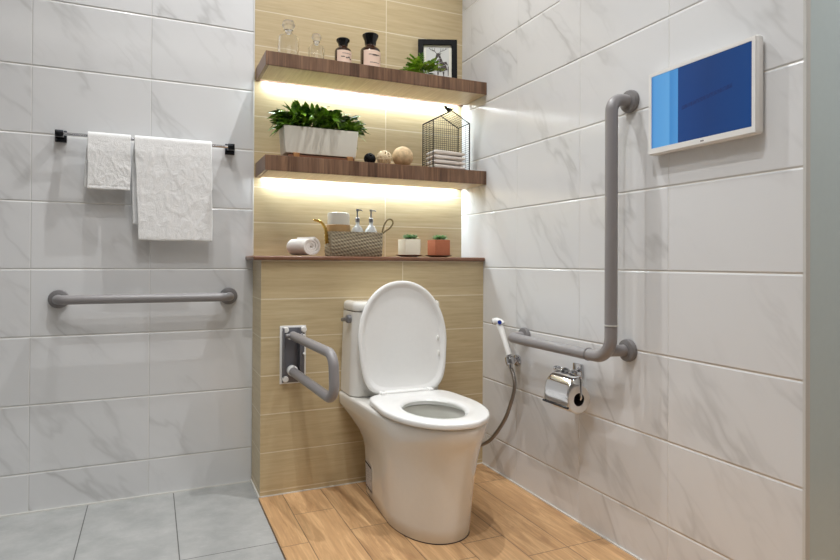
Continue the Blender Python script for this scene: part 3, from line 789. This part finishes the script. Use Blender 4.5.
# leafy plants
def leaf(bm, p, d, Ln, W, droop=.3, fold=.15, roll=0.0):
    d = Vector(d).normalized(); side = d.cross(Vector((0, 0, 1)))
    if side.length < .1: side = Vector((1, 0, 0))
    side.normalize(); up = side.cross(d).normalized()
    side, up = side * math.cos(roll) + up * math.sin(roll), up * math.cos(roll) - side * math.sin(roll)
    rows = []
    for t, w in ((0, .04), (.15, .55), (.35, .98), (.55, .9), (.78, .5), (1, .02)):
        c = p + d * Ln * t + Vector((0, 0, -1)) * droop * Ln * t * t + up * 0
        a = side * W * w * .5
        rows.append((bm.verts.new(c - a + up * abs(fold) * W * w * .5), bm.verts.new(c), bm.verts.new(c + a + up * abs(fold) * W * w * .5)))
    for A, Bq in zip(rows, rows[1:]):
        bm.faces.new((A[0], A[1], Bq[1], Bq[0])); bm.faces.new((A[1], A[2], Bq[2], Bq[1]))
g = thing('potted_fern', 'small bright green fern in front of the deer picture on upper shelf', 'plant', (1.098, 2.42, Z1))
obj('pot', L([(.016, .0005), (.019, .004), (.021, .018), (.019, .018), (.018, .014), (0, .014)], base=(1.098, 2.42, Z1), n=24), M['tray'], g)
bm = newbm(); rnd = random.Random(3)
for k in range(58):
    a = rnd.uniform(0, 2 * PI); el = rnd.uniform(.12, 1.2); p = Vector((1.098, 2.42, Z1 + .016))
    if math.sin(a) < -.75: el = max(el, .8)
    d = Vector((math.cos(a) * math.cos(el), math.sin(a) * math.cos(el) * .6, math.sin(el)))
    Ln = rnd.uniform(.085, .155)
    if math.cos(a) > 0 and rnd.random() < .4: Ln *= .85
    pts = [p + d * Ln * t + Vector((0, 0, -1)) * .35 * Ln * t * t for t in (0, .3, .6, .85, 1)]
    tube(bm, pts, [.0007] * 5, n=4)
    for t in (.35, .5, .62, .74, .86, .97):
        c = p + d * Ln * t + Vector((0, 0, -1)) * .35 * Ln * t * t; sd = d.cross(Vector((0, 0, 1))).normalized()
        for s in (-1, 1): leaf(bm, c, d * .6 + sd * s * .8 + Vector((0, 0, .1)), .024 * (1.15 - t * .5), .0095, .2)
for v in bm.verts: v.co.z = max(v.co.z, Z1 + .002); v.co.y = min(v.co.y, 2.462)
obj('fronds', bm, M['fern'], g)
bm = newbm(); bmesh.ops.create_icosphere(bm, subdivisions=3, radius=1)
for v in bm.verts: v.co = Vector((1.160 + v.co.x * .013, 2.392 + v.co.y * .010, Z1 + .0085 + v.co.z * .008 * (1 + .1 * noise.noise(v.co * 2))))
tag(obj('pebble', bm, M['stone'], loc=(1.160, 2.392, Z1)), 'small shiny white pebble at the right of the green fern', 'pebble')

# ------------------------------------------------------------------ lower shelf things
Z2 = 1.332
g = thing('planter', 'long white trough planter of dark green leaves on lower shelf', 'plant', (.632, 2.43, Z2))
PX0, PX1, PY0, PY1, PZ0, PZ1 = .481, .774, 2.372, 2.480, Z2 + .019, Z2 + .127
bm = newbm()
def rc(dx, z, y0=PY0, y1=PY1, dy=0): return rrect(PX0 - dx, PX1 + dx, y0 - dy, y1 + dy, z, (.004, .004), 3)
loft(bm, [rc(-.002, PZ0, dy=-.008), rc(0, PZ0 + .002, dy=-.006), rc(.009, PZ1 - .002, dy=0), rc(.0085, PZ1), rc(.004, PZ1, dy=-.005), rc(.003, PZ1 - .012, dy=-.006)])
obj('trough', bm, M['planter'], g)
bm = newbm(); loft(bm, [rc(.003, PZ1 - .011, dy=-.0063), rc(.003, PZ1 - .008, dy=-.0063)]); obj('soil', bm, M['soil'], g)
bm = newbm()
box(bm, PX0 + .010, PX1 - .008, PY0 + .002, PY0 + .014, Z2 + .0005, Z2 + .0135); box(bm, PX0 + .010, PX1 - .008, PY1 - .014, PY1 - .004, Z2 + .0005, Z2 + .0135)
obj('base_slat', bm, M['tray'], g, smooth=False)
for x in (PX0 + .030, PX1 - .040):
    obj('foot', B(x, x + .024, PY0 - .004, PY1 - .010, Z2 + .0005, Z2 + .0205, bev=.001), M['foot'], g)
bm = newbm(); rnd = random.Random(11)
for k in range(330):
    px = rnd.uniform(PX0 + .01, PX1 - .01); py = rnd.uniform(PY0 + .02, PY1 - .02)
    f = (px - (PX0 + PX1) / 2) / .15
    a = rnd.uniform(-.5, 1) * f * 1.2; el = rnd.uniform(.1, 1.25)
    d = Vector((rnd.uniform(-.7, .7) + f * .9, rnd.uniform(-.75, .4), rnd.uniform(-.1, .8))).normalized()
    h = rnd.uniform(.004, .088) * (1 - .35 * abs(f))
    p = Vector((px + d.x * .01, py, PZ1 - .008 + h))
    leaf(bm, p, d, rnd.uniform(.055, .090), rnd.uniform(.020, .034), rnd.uniform(.1, .7), .25, rnd.uniform(-.9, .9))
for p, d, Ln in (((.495, 2.39, PZ1 + .008), (-.8, -.3, -.15), .065), ((.50, 2.40, PZ1 + .03), (-1, -.2, .3), .07), ((.52, 2.41, PZ1 + .055), (-.8, -.2, .7), .075), ((.545, 2.42, PZ1 + .065), (-.35, -.2, 1), .072), ((.575, 2.41, PZ1 + .06), (-.2, -.3, .9), .07),
                 ((.60, 2.41, PZ1 + .055), (.35, -.2, .95), .07), ((.76, 2.40, PZ1 + .015), (.9, -.2, .25), .085), ((.75, 2.41, PZ1 + .03), (.9, -.3, .6), .075), ((.70, 2.41, PZ1 + .055), (.8, -.2, .5), .08), ((.765, 2.40, PZ1 + .005), (1, -.2, .15), .08), ((.49, 2.40, PZ1 + .02), (-1, -.3, .1), .075), ((.66, 2.4, PZ1 + .055), (-.5, -.3, .7), .07)):
    leaf(bm, Vector(p), d, Ln, .027, .25, .2, random.uniform(-.4, .4))
for v in bm.verts:
    if v.co.y > 2.575: v.co.y = 2.575
    if PX0 - .012 < v.co.x < PX1 + .012 and v.co.z < PZ1 + .003: v.co.z = PZ1 + .003 + .1 * (PZ1 - v.co.z); v.co.y = max(v.co.y, PY0 - .004)
obj('foliage', bm, M['leaf'], g)

def wicker_ball(x, y, r, mat, label, strands, rr, seed, core=None):
    bm = newbm(); rnd = random.Random(seed)
    for k in range(strands):
        n_ = Vector((rnd.gauss(0, 1), rnd.gauss(0, 1), rnd.gauss(0, 1))).normalized(); a = n_.orthogonal().normalized(); b = n_.cross(a)
        tube(bm, [Vector((x, y, Z2 + r)) + (a * math.cos(2 * PI * i / 30) + b * math.sin(2 * PI * i / 30)) * (r - rr) for i in range(30)], rr, n=6, closed=True)
    o = obj('woven_ball', bm, mat, loc=(x, y, Z2)); tag(o, label, 'decorative ball')
    return o
wicker_ball(.846, 2.41, .0255, M['black'], 'small black wicker ball beside the planter on lower shelf', 19, .0028, 4)
wicker_ball(.911, 2.41, .0335, M['rattan'], 'pale woven rattan ball between the black and the large tan ball', 12, .0036, 5)
bm = newbm(); bmesh.ops.create_icosphere(bm, subdivisions=5, radius=1); r = .0450
for v in bm.verts:
    q = 1 + .02 * noise.noise(v.co * 9); v.co = Vector((.998, 2.41, Z2 + r * 1.01)) + v.co * r * q
tag(obj('fibre_ball', bm, M['tanball'], loc=(.998, 2.41, Z2)), 'large tan fibre ball left of the wire cage', 'decorative ball')

# wire house cage
g = thing('wire_cage', 'black wire house-shaped cage with a bird on its ridge, lower shelf', 'cage', (1.222, 2.435, Z2))
cx0, cx1, cy0, cy1, ze, za = 1.131, 1.313, 2.380, 2.490, 1.549, 1.598
cm = (cx0 + cx1) / 2; zb = Z2 + .003
bm = newbm(); fr = .0026
for y in (cy0, cy1):
    tube(bm, [(cx0, y, zb), (cx0, y, ze)], fr, n=8); tube(bm, [(cx1, y, zb), (cx1, y, ze)], fr, n=8)
    tube(bm, [(cx0, y, ze), (cm, y, za)], fr, n=8); tube(bm, [(cm, y, za), (cx1, y, ze)], fr, n=8); tube(bm, [(cx0, y, zb), (cx1, y, zb)], fr, n=8)
for x, z in ((cx0, zb), (cx1, zb), (cx0, ze), (cx1, ze), (cm, za)): tube(bm, [(x, cy0, z), (x, cy1, z)], fr, n=8)
obj('frame', bm, M['black'], g)
bm = newbm(); wr = .0008
nz = 22
for k in range(1, nz):
    z = zb + (ze - zb) * k / nz
    for x in (cx0, cx1): tube(bm, [(x, cy0, z), (x, cy1, z)], wr, n=4)
    tube(bm, [(cx0, cy1, z), (cx1, cy1, z)], wr, n=4)
for k in range(1, 9):
    y = cy0 + (cy1 - cy0) * k / 9
    if k % 3 == 0:
        for x in (cx0, cx1): tube(bm, [(x, y, zb), (x, y, ze)], wr, n=4)
    tube(bm, [(cx0, y, ze), (cm, y, za)], wr, n=4); tube(bm, [(cm, y, za), (cx1, y, ze)], wr, n=4)
for k in range(1, 18):
    x = cx0 + (cx1 - cx0) * k / 18; zt = ze + (za - ze) * (1 - abs(x - cm) / (cx1 - cm))
    tube(bm, [(x, cy1, zb), (x, cy1, zt)], wr, n=4); tube(bm, [(x, cy0, zt), (x, cy1, zt)], wr, n=4)
for k in range(1, 5):
    z = ze + (za - ze) * k / 5; h = (cx1 - cm) * (1 - k / 5); tube(bm, [(cm - h, cy1, z), (cm + h, cy1, z)], wr, n=4)
obj('mesh_panel', bm, M['black'], g)
bm = newbm()
by = 2.412
tube(bm, [(cm - .020, by, za + .024), (cm - .016, by, za + .023), (cm - .009, by, za + .017), (cm + .000, by, za + .012), (cm + .009, by, za + .010), (cm + .016, by, za + .012)], [.003, .0068, .0072, .0100, .0085, .003], n=14)
tube(bm, [(cm + .006, by, za + .012), (cm + .026, by, za + .019)], [.005, .0016], n=8)
tube(bm, [(cm - .020, by, za + .024), (cm - .029, by, za + .023)], [.0030, .0006], n=8)
for q_ in (-.003, .003): tube(bm, [(cm, by + q_, za + .008), (cm, by + q_, za + .001)], .0013, n=6)
obj('bird_ornament', bm, M['black_plastic'], g)

# folded towels in the cage
def folded(z, h, dx, label, seed):
    bm = newbm(); n = 26; G = []
    x0, x1, y0, y1 = 1.141 + dx, 1.302 - abs(dx) * .3, 2.390, 2.482
    t = h / 2
    # folded slab: rounded section in x, sag along
    for i in range(n + 1):
        f = i / n; x = x0 + (x1 - x0) * f; ring = []
        e = min(1, min(f, 1 - f) * 12) ** .5; hh = t * (.35 + .65 * e) * (1.18 - .32 * f)
        zc = z + t * (1.18 - .32 * f)
        for k in range(16):
            a = 2 * PI * k / 16; c, s = math.cos(a), math.sin(a)
            yy = (y0 + y1) / 2 + (y1 - y0) / 2 * math.copysign(abs(c) ** .35, c) * (.96 + .04 * e)
            zz = zc + hh * .97 * math.copysign(abs(s) ** .5, s)
            ring.append(Vector((x, yy, zz)))
        G.append(ring)
    loft(bm, G); o = obj('folded_towel', bm, M['towel_fold'], loc=(1.222, 2.436, z)); tag(o, label, 'towel', 'folded towels in the wire cage'); return o
for k, lb in enumerate(('bottom folded towel of the stack inside the wire cage', 'second folded towel from the bottom inside the wire cage', 'third folded towel from the bottom inside the wire cage', 'topmost folded towel of the stack inside the wire cage')):
    folded(Z2 + .0055 + k * .0212, .0178, .002 * (k % 2), lb, k)
for o in [q for q in bpy.data.objects if q.name.startswith('folded_towel')]:
    # stack leans with the thicker left end
    k = round((o.location.z - Z2 - .0055) / .0212)
    o.data = o.data
    for v in o.data.vertices: v.co.z += 0

# ------------------------------------------------------------------ ledge things
Z3 = .9402
# rolled towel, axis toward camera-right
g_ax = Vector((.42, -.90, 0)).normalized(); side = Vector((.90, .42, 0)); c0 = Vector((.545, 2.500, Z3 + .0403))
bm = newbm(); turns = 3.2; N_ = 150; R0, R1 = .004, .0400; TH = 2 * PI * turns
ringsL = []; Lr = .115
def spiral(u_, n=N_):
    out = []; 
    for k in range(n + 1):
        f = k / n; a = TH * f; r = R0 + (R1 - .0035 - R0) * f
        out.append(c0 + g_ax * u_ + (side * math.cos(a) * 1.20 + Vector((0, 0, 1)) * math.sin(a) * .99) * r)
    return out
S0, S1 = spiral(0), spiral(Lr)
cols = []
for j in range(9):
    u_ = Lr * j / 8; bulge = 0
    P_ = []
    for k, p in enumerate(spiral(u_)):
        f = k / N_; tele = .006 * (1 - f) * (-1 if j == 8 else 0) 
        P_.append(bm.verts.new(p + g_ax * tele))
    cols.append(P_)
for A, Bq in zip(cols, cols[1:]):
    for k in range(N_): bm.faces.new((A[k], A[k + 1], Bq[k + 1], Bq[k]))
o = obj('rolled_towel', bm, M['towel_roll'], loc=(.57, 2.45, Z3)); sm = o.modifiers.new('t', 'SOLIDIFY'); sm.thickness = .0094; sm.offset = 0
sb = o.modifiers.new('b', 'BEVEL'); sb.width = .0028; sb.segments = 3; sb.limit_method = 'ANGLE'
tag(o, 'rolled white towel lying on the ledge left of the woven basket', 'towel')

g = thing('woven_basket', 'rectangular woven basket with loop handles on the brown ledge', 'basket', (.786, 2.44, Z3))
bx0, bx1, by0, by1, bz0, bz1 = .670, .906, 2.398, 2.500, Z3 + .0004, Z3 + .104
bm = newbm(); rr = (.010, .010)
loft(bm, [rrect(bx0 + .006, bx1 - .004, by0 + .004, by1 - .004, bz0, rr, 5), rrect(bx0 + .004, bx1 - .002, by0, by1, bz0 + .006, rr, 5), rrect(bx0, bx1, by0, by1, bz1 - .003, rr, 5), rrect(bx0 + .001, bx1 - .001, by0 + .001, by1 - .001, bz1, rr, 5),
          rrect(bx0 + .006, bx1 - .006, by0 + .006, by1 - .006, bz1, (.006, .006), 5), rrect(bx0 + .008, bx1 - .008, by0 + .008, by1 - .008, bz0 + .008, (.006, .006), 5)])
obj('basket_body', bm, M['basket'], g)
hp = smooth_path([(bx0 - .001, 2.43, bz1 - .050), (bx0 - .006, 2.43, bz1 - .020), (bx0 - .010, 2.43, bz1 + .008), (bx0 - .026, 2.428, bz1 + .034), (bx0 - .046, 2.426, bz1 + .043), (bx0 - .062, 2.424, bz1 + .045)], 6)
hh = obj('handle', T(hp, [0.0070 - .0034 * abs(i / (len(hp) - 1) - .35) for i in range(len(hp))], n=12), M['gold'], g)
hh['label'] = 'polished brass curved handle'
obj('clasp', T([(bx0 - .010, 2.424, bz1 - .052), (bx0 - .013, 2.424, bz1 - .015)], .0035, n=10), M['gold'], hh)
lp = smooth_path([(bx1 - .001, 2.43, bz1 - .030), (bx1 + .006, 2.43, bz1 + .004), (bx1 + .016, 2.43, bz1 + .036), (bx1 + .032, 2.43, bz1 + .058), (bx1 + .050, 2.43, bz1 + .058), (bx1 + .055, 2.43, bz1 + .042), (bx1 + .042, 2.432, bz1 + .022), (bx1 + .022, 2.434, bz1 + .008), (bx1 - .001, 2.437, bz1 - .012)], 6)
obj('handle', T(lp, .0036, n=10), M['handle_rope'], g)
g = thing('white_jar', 'white round jar with tan band standing in the basket left side', 'jar', (.727, 2.452, bz0 + .009))
zb_ = bz0 + .009
obj('jar_body', L([(.046, .0005), (.047, .004), (.0465, .145), (.0460, .166), (.0445, .1735), (.040, .176), (0, .177)], base=(.722, 2.452, zb_), n=40), M['planter'], g, angle=40)
obj('band', L([(.0478, .072), (.0505, .080), (.0508, .108), (.0500, .122), (.0478, .124)], base=(.722, 2.452, zb_), n=40, cap=False), M['tanfabric'], g)
def dispenser(x, label):
    y = 2.452; zb_ = bz0 + .009
    g = thing('soap_dispenser', label, 'soap dispenser', (x, y, zb_), 'glass soap dispensers in the basket')
    obj('bottle_body', L([(.026, .0005), (.028, .005), (.0285, .080), (.0275, .096), (.022, .112), (.012, .123), (.0085, .128), (.0085, .139)], base=(x, y, zb_), n=32), M['milky'], g, angle=50)
    p = obj('pump', L([(.0095, .139), (.0095, .156), (.0075, .158), (.0035, .159), (.0035, .186), (.0065, .187), (.0065, .195), (0, .197)], base=(x, y, zb_), n=20), M['satin'], g)
    obj('nozzle', T([(x, y, zb_ + .192), (x + .016, y - .005, zb_ + .191), (x + .020, y - .006, zb_ + .187)], .0026, n=10), M['satin'], p)
dispenser(.806, 'white glass soap dispenser in the middle of the basket beside the jar')
dispenser(.868, 'white glass soap dispenser at the right end of the basket')

def succulent(x, y, pot, lbl, tlbl, seed, ang):
    tr = obj('tray', L([(.034, .0004), (.040, .002), (.060, .008), (.060, .0095), (.038, .0055), (0, .0055)], base=(x, y, Z3), n=44), M['tray'], loc=(x, y, Z3)); tag(tr, tlbl, 'tray', 'brown saucers on the ledge')
    g = thing('potted_succulent', lbl, 'plant', (x, y, Z3 + .006)); z0 = Z3 + .0062; bm = newbm()
    def hexr(r, z):
        out = []
        for k in range(4):
            a = math.radians(90 * k + 45 + ang)
            for da in (-3, 3): out.append(Vector((x + r * math.cos(a + math.radians(da)), y + r * math.sin(a + math.radians(da)), z)))
        return out
    loft(bm, [hexr(.050, z0), hexr(.0520, z0 + .002), hexr(.0525, z0 + .070), hexr(.0518, z0 + .0715), hexr(.0480, z0 + .0715), hexr(.0475, z0 + .062)])
    obj('pot', bm, pot, g, angle=25)
    bm = newbm(); rnd = random.Random(seed)
    for ox, oy, s in ((-.020, -.008, .8), (.018, -.012, .9), (0, .012, 1.0), (-.002, -.016, .8)):
        for k in range(15):
            a = 2.4 * k; el = .15 + k * .075; d = Vector((math.cos(a) * math.cos(el), math.sin(a) * math.cos(el), math.sin(el)))
            leaf(bm, Vector((x + ox, y + oy, z0 + .073)), d, .030 * s * (1 - .025 * k), .015 * s, -.3, .3)
    obj('succulent', bm, M['succulent'], g)
    bm = newbm(); loft(bm, [hexr(.0470, z0 + .060), hexr(.0470, z0 + .063)]); obj('soil', bm, M['soil'], g)
succulent(1.040, 2.43, M['cream_pot'], 'succulent in a cream square pot on the ledge beside the basket', 'brown saucer under the cream pot on the ledge', 2, 1)
succulent(1.185, 2.43, M['terra'], 'succulent in a terracotta square pot on the ledge near right wall', 'brown saucer under the terracotta pot on the ledge', 6, 4)

# ------------------------------------------------------------------ lamps
def spot(x, y, power, tx=None, ty=None, size=116, blend=1.0, col=(.98, .992, 1), r=.010, z=ZC - .012, tz=0.0):
    g = thing('ceiling_downlight', 'round recessed ceiling downlight', 'lamp', (x, y, ZC), 'recessed downlights in the ceiling')
    obj('trim_ring', L([(.030, -.001), (.045, -.001), (.046, -.004), (.030, -.006)], base=(x, y, ZC), n=32, cap=False), M['white_plastic'], g)
    obj('lens', L([(0, -.002), (.029, -.002)], base=(x, y, ZC), n=24, cap=False), M['downlight'], g)
    l = bpy.data.lights.new('downlight_beam', 'SPOT'); l.energy = power; l.spot_size = math.radians(size); l.spot_blend = blend
    l.shadow_soft_size = r; l.color = col
    o = bpy.data.objects.new('downlight_beam', l); COL.objects.link(o); o.location = (x, y, z)
    d = Vector((x if tx is None else tx, y if ty is None else ty, tz)) - Vector(o.location)
    o.rotation_euler = d.to_track_quat('-Z', 'Y').to_euler()
spot(-.15, 2.22, 68)
spot(.02, 1.25, 54)
spot(.82, 2.0, 100)
spot(.42, .90, 82)
spot(-.95, 1.4, 24)
spot(1.85, .05, 130)  # extra downlight added to brighten the corner panel
g = thing('linear_lamp', 'long narrow ceiling lamp near the front wall of the room', 'lamp', (-.05, -1.1, ZC))
obj('diffuser', B(-1.6, 1.6, -1.14, -1.07, ZC - .03, ZC - .001), M['linear'], g, smooth=False)
g = thing('added_fill_panel', 'added wide flat ceiling fill panel over the middle of the room', 'lamp', (.2, .2, ZC))  # fixture added out of view to house the fill light
obj('frame', B(-.62, 1.02, -.42, .82, ZC - .012, ZC - .001), M['white_plastic'], g, smooth=False)
obj('diffuser', B(-.6, 1.0, -.4, .8, ZC - .014, ZC - .0115), M['fill_glow'], g, smooth=False)
for nm, loc, sz, pw in (('fill_panel_light', (.2, .2, ZC - .02), (1.6, 1.2), 5),):  # soft fill light added under the made-up panel
    l = bpy.data.lights.new(nm, 'AREA'); l.shape = 'RECTANGLE'; l.size, l.size_y = sz; l.energy = pw; l.color = (.98, .99, 1)
    o = bpy.data.objects.new(nm, l); COL.objects.link(o); o.location = loc

w = bpy.data.worlds.new('world'); bpy.context.scene.world = w; w.use_nodes = True
w.node_tree.nodes['Background'].inputs[0].default_value = (.8, .85, .9, 1); w.node_tree.nodes['Background'].inputs[1].default_value = .15

# ------------------------------------------------------------------ camera
f_, yaw, pit, rol, v0, HC = 596.7141, .4224, .0052, .0049, 258.7744, .919
F_ = Vector((math.sin(yaw) * math.cos(pit), math.cos(yaw) * math.cos(pit), math.sin(pit)))
R_0 = Vector((math.cos(yaw), -math.sin(yaw), 0)); U_0 = R_0.cross(F_)
R_1 = R_0 * math.cos(rol) + U_0 * math.sin(rol); U_1 = U_0 * math.cos(rol) - R_0 * math.sin(rol)
cam = bpy.data.cameras.new('camera'); co = bpy.data.objects.new('camera', cam); COL.objects.link(co)
mt = Matrix((R_1, U_1, -F_)).transposed().to_4x4(); mt.translation = Vector((0, 0, HC)); co.matrix_world = mt
cam.sensor_width = 36; cam.sensor_fit = 'HORIZONTAL'; cam.lens = f_ / 840 * 36; cam.shift_y = -(280 - v0) / 840; cam.clip_start = .02
sc = bpy.context.scene; sc.camera = co
sc.view_settings.view_transform = 'Standard'; sc.view_settings.look = 'None'; sc.view_settings.gamma = 1; sc.view_settings.use_curve_mapping = False
sc.view_settings.exposure = -0.22
sc.cycles.use_denoising = True
sc.cycles.max_bounces = 12; sc.cycles.transmission_bounces = 12; sc.cycles.sample_clamp_indirect = 4
